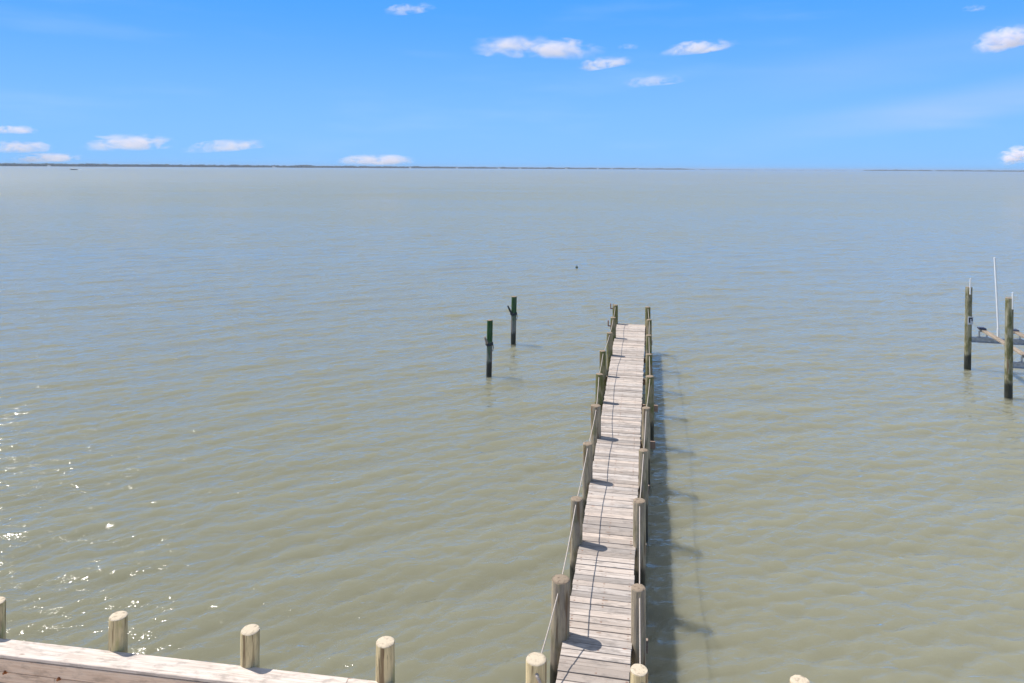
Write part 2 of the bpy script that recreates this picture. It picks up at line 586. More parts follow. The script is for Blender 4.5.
def build_deck():
    bm = bmesh.new()
    bds = []
    pitch, w = 0.1515, 0.1395
    y = 9.02
    i = 0
    L = (30.35 - 9.0) / PDIR.y
    n = int(L / pitch)
    for i in range(n):
        s = i * pitch
        yc = 9.0 + s * PDIR.y
        # ends of this board: follow the two edge lines, boards lie across the pier
        xl = left_edge(yc + 0.10) + random.uniform(-0.007, 0.007)
        pl = Vector((xl, yc + 0.10, 0))
        width = (right_edge(yc) - left_edge(yc)) * PPER.x + random.uniform(-0.007, 0.007)
        sk = random.uniform(-0.004, 0.004)
        z = DECK_Z + random.uniform(-0.004, 0.004)
        zt = random.uniform(-0.003, 0.003)
        hw = PDIR * (w / 2 + random.uniform(-0.003, 0.003))
        a = pl + Vector((0, 0, z))
        b = pl + PPER * width + PDIR * sk + Vector((0, 0, z + zt))
        if i > n - 4 or (i % 17 == 5):
            pass
        bds.append(((a - hw - PO, a + hw - PO, b + hw - PO, b - hw - PO), random.random()))
    boards_mesh(bm, bds, 0.038, 0.004)
    child('deck', bm, M['deck'], pier)


build_deck()

left_posts = [(0.66, 10.02), (1.11, 12.52), (1.58, 15.03), (2.04, 17.45), (2.42, 20.08),
              (2.86, 22.62), (3.40, 25.12), (3.89, 27.70), (4.33, 30.22)]
right_posts = [(1.745, 9.88), (2.20, 12.44), (2.70, 14.80), (3.20, 17.2), (3.80, 19.85),
               (4.25, 22.3), (4.71, 24.8), (5.22, 27.4), (5.63, 29.85)]
l_rad = [0.128, 0.104, 0.102, 0.122, 0.105, 0.10, 0.105, 0.105, 0.11]
r_rad = [0.098, 0.108, 0.098, 0.10, 0.115, 0.10, 0.10, 0.10, 0.11]
l_top = [1.885, 1.86, 1.87, 1.86, 1.88, 1.88, 1.88, 1.88, 1.885]
r_top = [1.86, 1.88, 1.82, 1.90, 1.89, 1.87, 1.88, 1.87, 1.88]

pile_pos = {}
for side, posts, rads, tops in (('l', left_posts, l_rad, l_top), ('r', right_posts, r_rad, r_top)):
    for i, ((x, y), r, zt) in enumerate(zip(posts, rads, tops)):
        mossy = i >= 4
        bm = pile_bm(r, r * 1.08, zt, -1.4, i * 2.3 + (50 if side == 'r' else 0))
        o = child('pile', bm, [M['pier_pile_mossy' if mossy else 'pier_pile'], M['end_old']], pier,
                  Vector((x, y, 0)) - PO, True, R(50))
        o.rotation_euler = (random.uniform(-0.008, 0.008), random.uniform(-0.008, 0.008), random.uniform(0, 6))
        pile_pos[(side, i)] = o
# rusty brackets bolted to the outer side of the two last left-hand piles
for i, zc in ((8, 1.80), (7, 1.62), (6, 1.75)):
    if i == 6:
        continue
    bm = bmesh.new()
    rot = frame_rot(-PPER)
    base = -PPER * 0.09
    add_box(bm, base + Vector((0, 0, zc)), (0.02, 0.10, 0.22), rot, 0, 0.003)
    add_box(bm, base - PPER * 0.05 + Vector((0, 0, zc - 0.07)), (0.11, 0.08, 0.03), rot, 0, 0.003)
    add_box(bm, base - PPER * 0.10 + Vector((0, 0, zc + 0.03)), (0.035, 0.08, 0.22), rot, 0, 0.003)
    p = pile_pos[('l', i)]
    p.rotation_euler = (0, 0, 0)
    b = obj('bracket', bm, M['rust'], p)
    b['label'] = 'rusty iron bracket on the outer side of the pile'

# cross beams under the deck, their ends sticking out beyond the piles
for i in range(9):
    a = Vector((*left_posts[i], 0)); b = Vector((*right_posts[i], 0))
    d = (b - a).normalized()
    bm = bmesh.new()
    off = PDIR * (max(l_rad[i], r_rad[i]) + 0.032)
    p0 = a - d * 0.12 + off - PO; p1 = b + d * (0.22 if i in (3, 4) else 0.12) + off - PO
    zt = DECK_Z - 0.044 - 0.005
    box_board(bm, p0 + Vector((0, 0, zt)), p1 + Vector((0, 0, zt)), PDIR, 0.055, 0.18, random.random())
    child('cross_beam', bm, M['beam'], pier)
for fr in (0.06, 0.94):
    bm = bmesh.new()
    def at(y, fr=fr):
        x = left_edge(y) * (1 - fr) + right_edge(y) * fr
        return Vector((x, y, DECK_Z - 0.046)) - PO
    for k in range(8):
        y0 = 9.05 + k * 2.65; y1 = min(y0 + 2.646, 30.2)
        box_board(bm, at(y0), at(y1), PPER, 0.05, 0.15, random.random())
    child('stringer', bm, M['beam'], pier)

# ------------------------------------------------------------------ bulkhead
B0 = Vector((-6.86, 9.87, 0))
BD = Vector((0.9898, -0.1455, 0)).normalized()     # along the wall
BN = Vector((0.1455, 0.9898, 0)).normalized()      # toward the water
bulk = empty('bulkhead', B0 + BD * 6.0)
tag(bulk, 'pale timber bulkhead with broad flat cap and stubby round posts along the water edge', 'bulkhead')
BO = Vector(bulk.location)


def bp(s, n, z):
    return B0 + BD * s + BN * n + Vector((0, 0, z)) - BO


# cap boards with butt joints (the visible joint is at s = 5.0)
for s0, s1 in ((-4.6, 1.2 - 2.3), (-1.097, 4.83), (4.834, 8.9), (8.904, 13.0)):
    bm = bmesh.new()
    box_board(bm, bp(s0, -0.15, DECK_Z), bp(s1, -0.15, DECK_Z), BN, 0.30, 0.042, random.random() * 0.35)
    child('cap_board', bm, M['cap'], bulk)
# land-side planks
zt = DECK_Z - 0.05
for k, (h, n0, sp) in enumerate(((0.165, -0.255, ((-4.6, 3.1), (3.104, 13.0))), (0.14, -0.243, ((-4.6, 0.9), (0.904, 13.0))),
                                 (0.19, -0.243, ((-4.6, 5.2), (5.204, 13.0))), (0.19, -0.243, ((-4.6, 2.0), (2.004, 13.0))))):
    bm = bmesh.new()
    for (s0, s1) in sp:
        a0 = bp(s0, n0, zt); a1 = bp(s0, n0, zt - h); b0 = bp(s1, n0, zt); b1 = bp(s1, n0, zt - h)
        boards_mesh(bm, [((a0, a1, b1, b0), random.random() * 0.6)], -0.05 if False else 0.05)
    child('fascia_plank', bm, M['fascia'], bulk)
    zt -= h + 0.014
# water-side sheeting
bm = bmesh.new()
s = -4.6
while s < 12.9:
    a0 = bp(s, -0.02, DECK_Z - 0.045); a1 = bp(s + 0.24, -0.02, DECK_Z - 0.045)
    boards_mesh(bm, [((a0, a1, a1 - Vector((0, 0, 2.4)), a0 - Vector((0, 0, 2.4))), random.random())], 0.06)
    s += 0.246
child('sheeting', bm, M['beam'], bulk)
# bolts on the top plank / second plank
sb = 0.14
bolt_s = [-0.66 + 0.83 * k for k in range(9)]
for k, s in enumerate(bolt_s):
    bm = bmesh.new()
    c = bp(s + (0.02 if k % 2 else -0.015), -0.262, DECK_Z - 0.05 - 0.168)
    add_tube(bm, [c + BN * 0.01, c - BN * 0.014], 0.05, 16)
    add_tube(bm, [c - BN * 0.01, c - BN * 0.045], 0.026, 6)
    add_tube(bm, [c - BN * 0.04, c - BN * 0.075], 0.014, 8)
    child('bolt', bm, M['rust'], bulk)
bh_posts = [(-7.16, 10.03, 1.56), (-5.345, 9.75, 1.555), (-3.45, 9.45, 1.575), (-1.63, 9.18, 1.595),
            (0.305, 8.87, 1.55), (1.55, 8.70, 1.545), (3.355, 8.43, 1.58)]
for i, (x, y, zt) in enumerate(bh_posts):
    r = (0.125, 0.122, 0.126, 0.128, 0.135, 0.113, 0.12)[i]
    y -= 0.005; r *= 0.94; zt += (-0.03, -0.04, -0.045, -0.035, 0.015, 0.01, 0.04)[i]; x += (-0.03, 0.012, 0.012, 0.012, -0.01, -0.02, 0.012)[i]
    bm = pile_bm(r, r * 1.04, zt, -1.4, 100 + i * 3.7, 36, 0.004, 0.03)
    o = child('post', bm, [M['bulkhead_pile'], M['end_new']], bulk, Vector((x, y, 0)) - BO, True, R(50))
    o.rotation_euler = (0, 0, random.uniform(0, 6))


# ------------------------------------------------------------------ rope handrails
def rope(pts_z, name, label, tail=None):
    bm = bmesh.new()
    path = []
    for k in range(len(pts_z) - 1):
        a, b = Vector(pts_z[k]), Vector(pts_z[k + 1])
        n = 14
        L = (b - a).length
        sag = 0.018 * L * (1.0 + 0.5 * random.random())
        for i in range(n):
            f = i / n
            p = a.lerp(b, f)
            p.z -= sag * 4 * f * (1 - f)
            path.append(p)
    path.append(Vector(pts_z[-1]))
    org = path[0].copy()
    add_tube(bm, [p - org for p in path], 0.0085, 8)
    if tail:
        add_tube(bm, [Vector(p) - org for p in tail], [0.03] + [0.02] * (len(tail) - 1), 10)
    o = obj(name, bm, M['rope'], None, True)
    o.location = org
    tag(o, label, 'rope')


lp = [(0.305, 8.89, 1.43)] + [(x, y, zt - (0.095 if k == 0 else 0.06)) for k, ((x, y), zt) in enumerate(zip(left_posts, l_top))]
rp = [(1.55, 8.72, 1.43)] + [(x, y, zt - 0.045) for (x, y), zt in zip(right_posts, r_top)]
rope(lp, 'rope_handrail', 'pale rope handrail threaded through the pier posts on the side of the two lone pilings',
     [(0.300, 8.752, 1.45), (0.305, 8.73, 1.435), (0.33, 8.722, 1.38), (0.36, 8.73, 1.30), (0.38, 8.74, 1.16)])
rope(rp, 'rope_handrail', 'pale rope handrail threaded through the pier posts on the side of the boat lift',
     [(1.545, 8.60, 1.45), (1.545, 8.58, 1.435), (1.56, 8.575, 1.38), (1.57, 8.58, 1.25)])

# ------------------------------------------------------------------ lone mooring pilings
for i, (x, y, zt, r, lab) in enumerate((
        (-0.84, 26.4, 2.03, 0.106, 'nearer of two lone dark mooring pilings with green top, standing in open water'),
        (0.06, 31.2, 2.04, 0.115, 'farther of two lone dark mooring pilings, rope wrapped round its green top'))):
    t = empty('mooring_piling', (x, y, 0))
    tag(t, lab, 'piling', 'lone mooring pilings off the pier')
    bm = pile_bm(r, r * 0.92, zt, -1.4, 200 + i * 9, 24, 0.01, 0.06)
    o = child('shaft', bm, [M['mooring_pile'], M['end_old']], t, (0, 0, 0), True, R(50))
    o.rotation_euler = (0.0, 0.012, 0)
    hz = 1.32 if i == 0 else 1.46
    q = 0.6 if i == 0 else 1.0
    bm = bmesh.new()
    add_tube(bm, [(-0.06, -0.08, hz - 0.14), (-0.06 - 0.07 * q, -0.09, hz - 0.05), (-0.06 - 0.13 * q, -0.09, hz + 0.07 * q), (-0.06 - 0.19 * q, -0.09, hz + 0.2 * q)],
             [0.05, 0.045, 0.04, 0.032], 8)
    child('hook', bm, M['darkrope'] if i else M['beam'], t, (0, 0, 0), True)
    bm = bmesh.new()
    path = []
    for k in range(50):
        a = k / 49 * 2 * math.pi * 3
        path.append((math.cos(a) * (r + 0.018), math.sin(a) * (r + 0.018), hz - 0.2 + 0.10 * k / 49 + 0.03 * math.sin(a)))
    add_tube(bm, path, 0.018, 6)
    add_tube(bm, [(r + 0.02, -0.03, hz - 0.1), (r + 0.05, -0.06, hz - 0.28), (r + 0.03, -0.06, hz - 0.42)], 0.016, 6)
    child('rope_wrap', bm, M['darkrope'], t, (0, 0, 0), True)

# ------------------------------------------------------------------ boat lift
LU = Vector((0.2476, 0.969, 0)).normalized()
LV = Vector((0.969, -0.2476, 0)).normalized()
lift = empty('boat_lift', (16.62, 24.1, 0))
tag(lift, 'empty boat lift of tall round pilings, steel beams and wooden bunks', 'boat lift')
LO = Vector(lift.location)
SPAN = 3.75
WID = 4.6


def lpnt(u, v, z):
    return LU * u + LV * v + Vector((0, 0, z))


lift_piles = ((0, 0, 3.36), (SPAN, 0, 3.13), (0, WID, 3.3), (SPAN, WID, 3.2))
for i, (u, v, zt) in enumerate(lift_piles):
    bm = pile_bm(0.118, 0.122, zt, -1.4, 300 + i * 5, 28, 0.004, 0.03)
    o = child('piling', bm, [M['lift_pile'], M['end_old']], lift, lpnt(u, v, 0), True, R(50))
    o.rotation_euler = (0, 0.012 if u else 0.004, 0)
    bm = bmesh.new()
    hh = 0.27 if u else 0.22
    add_box(bm, Vector((0.02 if u == 0 else -0.03, -0.135, zt - (0.18 if u == 0 else 0.06) + 0.1)), (0.045, 0.03, hh + 0.35), None, 0, 0.004)
    child('bracket', bm, M['pvc'], o)
    if i == 1:
        bm = bmesh.new()
        add_box(bm, Vector((0.0, -0.135, 1.86)), (0.20, 0.02, 0.30), None, 0, 0.004)
        pl = child('sign_plate', bm, M['plate'], o)
        bm = bmesh.new()
        add_box(bm, Vector((-0.045, -0.147, 1.88)), (0.05, 0.006, 0.20))
        add_box(bm, Vector((0.02, -0.147, 1.955)), (0.09, 0.006, 0.05))
        add_box(bm, Vector((0.05, -0.147, 1.885)), (0.04, 0.006, 0.08))
        child('mark', bm, M['black'], pl)
BEAM_Z = 1.12
for u in (SPAN - 0.05, -0.02):
    bm = bmesh.new()
    rot = frame_rot(LV)
    c = lpnt(u - 0.0, WID / 2, BEAM_Z)
    uu = LU * 0.03 + LV * 0.16
    c = c + uu
    # I section
    add_box(bm, c + Vector((0, 0, 0.085)), (WID + 0.15, 0.15, 0.022), rot, 0, 0.003)
    add_box(bm, c - Vector((0, 0, 0.085)), (WID + 0.15, 0.15, 0.022), rot, 0, 0.003)
    add_box(bm, c, (WID + 0.146, 0.02, 0.148), rot)
    child('cradle_beam', bm, M['galv'], lift)
# bunks: long boards on posts over both beams
for j, v in enumerate((0.52, 1.62)):
    bk = bmesh.new()
    a = lpnt(SPAN + 0.25, v, 1.53); b = lpnt(-0.75, v - 0.02, 1.47)
    box_board(bk, a, b, LV, 0.19, 0.06, 0.3 + 0.3 * j)
    bo = child('bunk', bk, M['bunk'], lift)
    bm = bmesh.new()
    add_box(bm, lpnt(SPAN + 0.12, v, 1.545), (0.30, 0.24, 0.05), frame_rot(LU), 0, 0.012)
    child('end_pad', bm, M['blue_pad'], bo)
    for u in (SPAN - 0.02, 0.01):
        bm = bmesh.new()
        f = (SPAN + 0.25 - u) / (SPAN + 1.0)
        ztop = 1.53 * (1 - f) + 1.47 * f - 0.063
        z0 = BEAM_Z + 0.097
        for s in (-0.13, 0.13):
            add_box(bm, lpnt(u, v + s, (z0 + ztop) / 2), (0.05, 0.05, ztop - z0), frame_rot(LV), 0, 0.003)
        add_box(bm, lpnt(u, v, z0 + 0.012), (0.40, 0.12, 0.02), frame_rot(LV))
        add_box(bm, lpnt(u, v, ztop - 0.02), (0.208, 0.06, 0.035), frame_rot(LV))
        child('bunk_support', bm, M['galv'], bo)
# white guide pole standing on the far beam
bm = bmesh.new()
g0 = lpnt(SPAN - 0.02, 1.02, BEAM_Z + 0.10)
add_tube(bm, [g0, g0 + Vector((-0.04, 0, 1.0)), g0 + Vector((-0.11, 0, 2.2)), g0 + Vector((-0.16, 0, 3.02))], 0.036, 12)
add_tube(bm, [g0 + Vector((-0.001, 0, -0.1)), g0 + Vector((-0.008, 0, 0.3))], 0.05, 12)
child('guide_pole', bm, M['pvc'], lift, (0.02, 0, 0.06), True, R(40))

# ------------------------------------------------------------------ crab-pot float
t = empty('float', (4.97, 55.2, -0.05))
t.scale = (0.8, 0.8, 0.8)
tag(t, 'small dark green float bobbing alone beyond the pier end', 'float')
bm = bmesh.new()
add_lathe(bm, [(0.03, -0.16), (0.10, -0.12), (0.135, 0.0), (0.13, 0.1), (0.10, 0.17), (0.05, 0.205), (0.02, 0.21)], 18, 0.02, 1)
child('body', bm, M['float'], t, (0, 0, 0), True)
bm = bmesh.new()
add_tube(bm, [(0, 0, 0.19), (0.01, 0, 0.34)], 0.016, 8)
child('stick', bm, M['float'], t, (0, 0, 0), True)

# ------------------------------------------------------------------ motorboat with wake, far out
bx, by = -785.0, 1290.0
boat = empty('motorboat', (bx, by, 0), R(180))
tag(boat, 'tiny dark motorboat speeding along far out under the distant shore', 'boat')
bm = bmesh.new()
secs = []
for i in range(11):
    f = i / 10
    x = -6.5 + 13 * f
    w = 2.0 * (1 - max(0, f - 0.35) ** 2 / 0.43)
    w = max(w, 0.06)
    sh = 1.1 + 0.7 * f * f
    secs.append([bm.verts.new((x, -w, sh)), bm.verts.new((x, -w * 0.75, 0.1 + 0.3 * f * f)), bm.verts.new((x, 0, -0.35 + 0.7 * f * f)),
                 bm.verts.new((x, w * 0.75, 0.1 + 0.3 * f * f)), bm.verts.new((x, w, sh))])
for i in range(10):
    for k in range(4):
        bm.faces.new((secs[i][k], secs[i + 1][k], secs[i + 1][k + 1], secs[i][k + 1]))
    bm.faces.new((secs[i][4], secs[i + 1][4], secs[i + 1][0], secs[i][0]))
bm.faces.new(secs[0]); bm.faces.new(secs[-1][::-1])
bmesh.ops.recalc_face_normals(bm, faces=bm.faces)
child('hull', bm, M['hull'], boat)
bm = bmesh.new()
add_box(bm, Vector((0.4, 0, 1.9)), (3.4, 2.4, 1.3), None, 0, 0.25)
child('cabin', bm, M['white_paint'], boat)
bm = bmesh.new()
add_box(bm, Vector((2.0, 0, 2.1)), (0.3, 2.0, 0.6), None, 0, 0.05)
child('windscreen', bm, M['glass'], boat)
bm = bmesh.new()
add_box(bm, Vector((-6.8, 0, 0.9)), (0.7, 0.8, 1.5), None, 0, 0.15)
child('outboard_motor', bm, M['hull'], boat)
bm = bmesh.new()
uvl = bm.loops.layers.uv.verify()
prev = None
NW = 30
rows = []
for i in range(NW + 1):
    f = i / NW
    w = 2.0 + 5.5 * f
    rows.append((bm.verts.new((7 + 78 * f, -w, 0.25)), bm.verts.new((7 + 78 * f, 0, 0.42 * (1 - f) + 0.26)), bm.verts.new((7 + 78 * f, w, 0.25))))
for i in range(NW):
    for k in range(2):
        fc = bm.faces.new((rows[i][k], rows[i + 1][k], rows[i + 1][k + 1], rows[i][k + 1]))
        for lpp, ff in zip(fc.loops, (i / NW, (i + 1) / NW, (i + 1) / NW, i / NW)):
            lpp[uvl].uv = (ff, k / 2)
wk = obj('wake', bm, M['foam'])
wk.location = (bx, by, 0)
tag(wk, 'thin streak of white wake trailing behind the distant motorboat', kind='structure')

# ------------------------------------------------------------------ land: unseen bounce ground behind the bulkhead, far shores
bm = bmesh.new()
g = [B0 + BD * -40 + BN * -0.30, B0 + BD * 50 + BN * -0.30, B0 + BD * 50 + BN * -60, B0 + BD * -40 + BN * -60]
bm.faces.new([bm.verts.new(p + Vector((0, 0, 0.36))) for p in g][::-1])
bmesh.ops.recalc_face_normals(bm, faces=bm.faces)
o = obj('bounce_ground', bm, M['bounce_ground'])  # out of view; its pale colour is chosen to brighten the shaded wall
tag(o, 'unseen ground on the land side of the bulkhead, made pale to bounce light', kind='structure')


def shore(px0, d0, h0, px1, d1, h1, depth, nblob, seed, sparse, label):
    """a low far shore seen between two picture columns, with a mass of trees on it"""
    rr = random.Random(seed)
    def P(f):
        # straight in plan between the two end points
        a = Vector(((px0 - 512) / F * d0, d0, 0)); b = Vector(((px1 - 512) / F * d1, d1, 0))
        return a.lerp(b, f)
    n = 80
    bm = bmesh.new()
    prev = None
    for i in range(n + 1):
        f = i / n
        p = P(f)
        taper = min(1, f * 12, (1 - f) * 12)
        jig = 60 * mnoise.noise(Vector((f * 14, seed, 0)))
        a = p + Vector((0, jig, -0.3)); b = p + Vector((0, jig + 12, 1.2 * taper + 0.1)); c = p + Vector((0, depth, 2.2 * taper + 0.1))
        cur = [bm.verts.new(v) for v in (a, b, c)]
        if prev:
            for k in range(2):
                bm.faces.new((prev[k], cur[k], cur[k + 1], prev[k + 1]))
        prev = cur
    so = obj('shore', bm, M['shore'])
    tag(so, label[0], kind='structure')
    # trees
    ico = bmesh.new()
    bmesh.ops.create_icosphere(ico, subdivisions=1, radius=1.0)
    iv = np.array([v.co[:] for v in ico.verts]); ifc = np.array([[v.index for v in f.verts] for f in ico.faces])
    ico.free()
    V = []; FC = []
    for b in range(nblob):
        f = rr.random()
        dens = mnoise.noise(Vector((f * 22, seed * 3.7, 2))) * 0.5 + 0.5
        if rr.random() > min(1.0, (dens - sparse) * 4 + 0.15):
            continue
        p = P(f)
        h = (h0 * (1 - f) + h1 * f) * (0.42 + 0.4 * rr.random() + 0.6 * max(0, mnoise.noise(Vector((f * 60, seed, 9)))))
        w = h * rr.uniform(0.45, 0.9)
        yy = rr.uniform(20, depth * 0.8)
        sc = np.array((w * rr.uniform(0.8, 1.6), w, h * 0.55))
        ct = np.array((p.x, p.y + yy, h * 0.5 + 1.0))
        jit = 1 + 0.22 * (np.array([[rr.random()] for _ in iv]) - 0.5) * 2
        FC.append(ifc + len(V) * len(iv)); V.append(iv * sc * jit + ct)
    V = np.concatenate(V); FC = np.concatenate(FC)
    me = bpy.data.meshes.new('far_trees')
    me.from_pydata(V.tolist(), [], FC.tolist())
    me.materials.append(M['trees'])
    to = link(bpy.data.objects.new('treeline', me))
    tag(to, label[1], 'trees', kind='stuff')
    return P


PL = shore(-160, 4700, 27, 690, 11500, 19, 420, 5200, 3, 0.12,
           ('low marshy far shore on the left horizon', 'hazy dark band of woods along the left horizon'))
PM = shore(690, 11700, 11, 850, 13200, 6, 300, 500, 5, 0.3,
           ('thin low spit on the middle right horizon', 'thin broken line of trees low on the horizon right of centre'))
PR = shore(872, 10500, 17, 1190, 8800, 22, 300, 1400, 8, 0.15,
           ('low far shore on the right horizon', 'thin dark band of woods along the right horizon'))

# houses among the far trees
hx = [(0.30, 14), (0.455, 16), (0.52, 17), (0.585, 16), (0.705, 18), (0.77, 20), (0.80, 17), (0.86, 20), (0.12, 12), (0.62, 16)]
proto = None
for i, (f, w) in enumerate(hx):
    p = PL(f)
    if proto is None:
        hroot = empty('house')
        bm = bmesh.new()
        add_box(bm, Vector((0, 0, 3.2)), (15, 9, 6.4))
        child('wall', bm, M['white_paint'], hroot)
        bm = bmesh.new()
        v = [bm.verts.new(q) for q in ((-8.2, -5.4, 6.41), (8.2, -5.4, 6.41), (8.2, 5.4, 6.41), (-8.2, 5.4, 6.41), (-8.2, 0, 9.6), (8.2, 0, 9.6))]
        for q in ((0, 1, 5, 4), (2, 3, 4, 5), (1, 2, 5), (3, 0, 4), (3, 2, 1, 0)):
            bm.faces.new([v[k] for k in q])
        child('roof', bm, M['roof'], hroot)
        proto = hroot
        o = hroot
    else:
        o = proto.copy()
        COL.objects.link(o)
        for ch in list(proto.children):
            c = ch.copy(); COL.objects.link(c); c.parent = o
    o.location = (p.x, p.y - 45, 0.6)
    o.rotation_euler = (0, 0, R(random.uniform(-25, 25)))
    o.scale = (w / 15 * 1.6,) * 3
    tag(o, 'tiny white house among the trees on the far left shore', 'house', 'white houses on the far shore')


# ------------------------------------------------------------------ clouds
def mat_cloud(dens):
    t = NT('cloud_vapour')
    co = t.coord('Generated')
    info = t.rand()
    ov = t.n('ShaderNodeCombineXYZ')
    t.set(ov.inputs[0], t.math('MULTIPLY', info, 50.0))
    co2 = t.n('ShaderNodeVectorMath', operation='ADD', i_0=t.coord('Object'), i_1=ov.outputs[0]).outputs[0]
    n1 = t.noise(t.mapping(co2, (2.6, 2.6, 5.0), (0, R(-14), 0)), 1.0, 6, 0.62, 0.6)
    d = t.ramp(n1, 0.44, 0.62, 0.0, 1.0)
    info2 = t.n('ShaderNodeObjectInfo')
    sep = t.n('ShaderNodeSeparateColor', i_0=info2.outputs['Color'])
    pv = t.n('ShaderNodeVolumePrincipled')
    pv.inputs['Color'].default_value = (1.0, 0.955, 0.985, 1)
    pv.inputs['Anisotropy'].default_value = 0.0
    ob = t.n('ShaderNodeSeparateXYZ', i_0=t.coord('Object'))
    gz = t.n('ShaderNodeSeparateXYZ', i_0=co)
    wisp = t.math('MULTIPLY', t.noise(t.mapping(co2, (2.0, 2.0, 6.0)), 1.0, 3), 0.5)
    ex = t.ramp(t.math('ADD', t.math('ABSOLUTE', ob.outputs[0]), wisp), 1.22, 0.5)
    ez = t.ramp(t.math('ADD', t.math('ABSOLUTE', t.math('SUBTRACT', gz.outputs[2], 0.45)), t.math('MULTIPLY', wisp, 0.4)), 0.56, 0.2)
    d = t.math('MULTIPLY', d, t.math('MULTIPLY', ex, ez))
    pv.inputs['Anisotropy'].default_value = -0.1
    t.set(pv.inputs['Density'], t.math('MULTIPLY', d, t.math('MULTIPLY', sep.outputs[0], dens)))
    t.t.links.new(pv.outputs[0], t.out.inputs['Volume'])
    return t.m


M['cloud'] = mat_cloud(1.0)


def cloud(cx, cy, wpx, hpx, tau, label, seed, dist=12000.0, lean=0.0, lobes=6, flat=0.35):
    """a cumulus of lumps; object space is about 1 unit across half its width"""
    sc = wpx * 1.12 / 2 / F * dist
    asp = hpx * 1.05 / wpx
    bm = bmesh.new()
    bmesh.ops.create_icosphere(bm, subdivisions=5, radius=1.0)
    rr = random.Random(seed)
    blobs = []
    skew = rr.choice((-0.3, -0.3, 0.3))
    for k in range(lobes):
        x = -0.72 + 1.44 * (k + 0.5) / lobes + rr.uniform(-0.08, 0.08)
        hgt = (1 - 0.75 * x * x) * rr.uniform(0.7, 1.0) * (1 - 0.3 * (x + skew) * (1 if skew < 0 else -1))
        blobs.append((x, rr.uniform(-0.15, 0.15), hgt * rr.uniform(0.1, 0.4), 0.36 * hgt + 0.20))
    for v in bm.verts:
        d = v.co.copy()
        # star-shaped radius: march outward until outside all the lumps
        lo, hi = 0.02, 1.25
        def inside(r):
            q = Vector((d.x * r, d.y * 0.6 * r, d.z * r))
            s = 0.0
            for (bx_, by_, bz_, br) in blobs:
                s += math.exp(-((q.x - bx_) ** 2 * 0.55 + (q.y - by_) ** 2 + (q.z - bz_) ** 2) / (br * br) * 1.2)
            return s > 0.55
        rad = 0.03
        r = 1.2
        while r > 0.03 and not inside(r):
            r -= 0.03
        p = Vector((d.x * r, d.y * 0.6 * r, d.z * r))
        p *= 1 + 0.16 * mnoise.fractal(p * 4.5 + Vector((seed * 5.1, 0, 0)), 0.9, 2.1, 4)
        if p.z < 0:
            p.z *= flat
        v.co = p
    xs = [v.co.x for v in bm.verts]; zs = [v.co.z for v in bm.verts]
    x0, x1, z0, z1 = min(xs), max(xs), min(zs), max(zs)
    for v in bm.verts:
        x = (v.co.x - (x0 + x1) / 2) / ((x1 - x0) / 2)
        z = (v.co.z - (z0 + z1) / 2) / ((z1 - z0) / 2) * asp
        v.co = Vector((x, v.co.y * 0.6, z + lean * x))
    o = obj('cloud', bm, M['cloud'], None, True)
    hor = 168.3 + (cx - 512) * 0.00586
    o.location = ((cx - 512) / F * dist, dist, CAM_Z + (hor - cy) / F * dist)
    o.scale = (sc, sc, sc)
    o.color = (0.75 * tau / sc, 0, 0, 1)
    tag(o, label, 'cloud', 'small white clouds')
    return o


CLOUDS = [
    (538, 46, 136, 20, 'largest white cloud, long and flat, high above the pier end', -0.03),
    (603, 62, 60, 12, 'small slanting cloud just below the right tip of the largest one', 0.16),
    (698, 46, 78, 13, 'slender white cloud high up, right of the largest one', 0.13),
    (652, 80, 70, 11, 'faint wispy double cloud, lowest of the high central group', 0.10),
    (1010, 36, 74, 24, 'bright puffy cloud cut by the upper right edge', 0.26),
    (1020, 153, 46, 18, 'puffy white cloud low at the right edge near the horizon', 0.24),
    (408, 8, 58, 9, 'wispy cloud at the very top, left of centre', 0.12),
    (128, 141, 96, 18, 'broad low cloud, second group from the left above the horizon', 0.05),
    (223, 145, 86, 12, 'thin low cloud rising to a small puff at its right end', 0.09),
    (376, 159, 78, 12, 'low flat cloud touching the horizon left of centre', 0.0),
    (14, 129, 46, 9, 'topmost thin cloud of the stack at the left edge', 0.02),
    (20, 146, 66, 13, 'middle thickest cloud of the stack at the left edge', 0.03),
    (46, 157, 70, 10, 'lowest cloud of the stack at the left edge, resting on the horizon', 0.06),
    (974, 8, 26, 7, 'tiny faint wisp near the top right', 0.1),
    (628, 46, 24, 6, 'tiny faint wisp beside the right tip of the largest cloud', 0.05),
]
TAU = [9, 4, 5.5, 1.8, 9, 8, 2.4, 6, 4.5, 8, 5, 6, 6, 1.0, 1.0]
for i, (cx, cy, w, h, lab, lean) in enumerate(CLOUDS):
    cloud(cx, cy, w, h, TAU[i], lab, 11 + i * 3, 12000.0, lean, max(4, int(w / h * 1.3)))

# ------------------------------------------------------------------ the air over the bay
bm = bmesh.new()
add_box(bm, Vector((0, 8000, 13)), (44000, 18400, 29))
me = bpy.data.materials.new('haze_air')
me.use_nodes = True
me.node_tree.nodes.clear()
ho = me.node_tree.nodes.new('ShaderNodeOutputMaterial')
hv = me.node_tree.nodes.new('ShaderNodeVolumePrincipled')
hv.inputs['Color'].default_value = (0.46, 0.54, 0.68, 1)
hv.inputs['Density'].default_value = 7e-5
me.node_tree.links.new(hv.outputs[0], ho.inputs['Volume'])
hz = obj('haze', bm, me)
tag(hz, 'thin pale blue haze lying over the bay', kind='stuff')

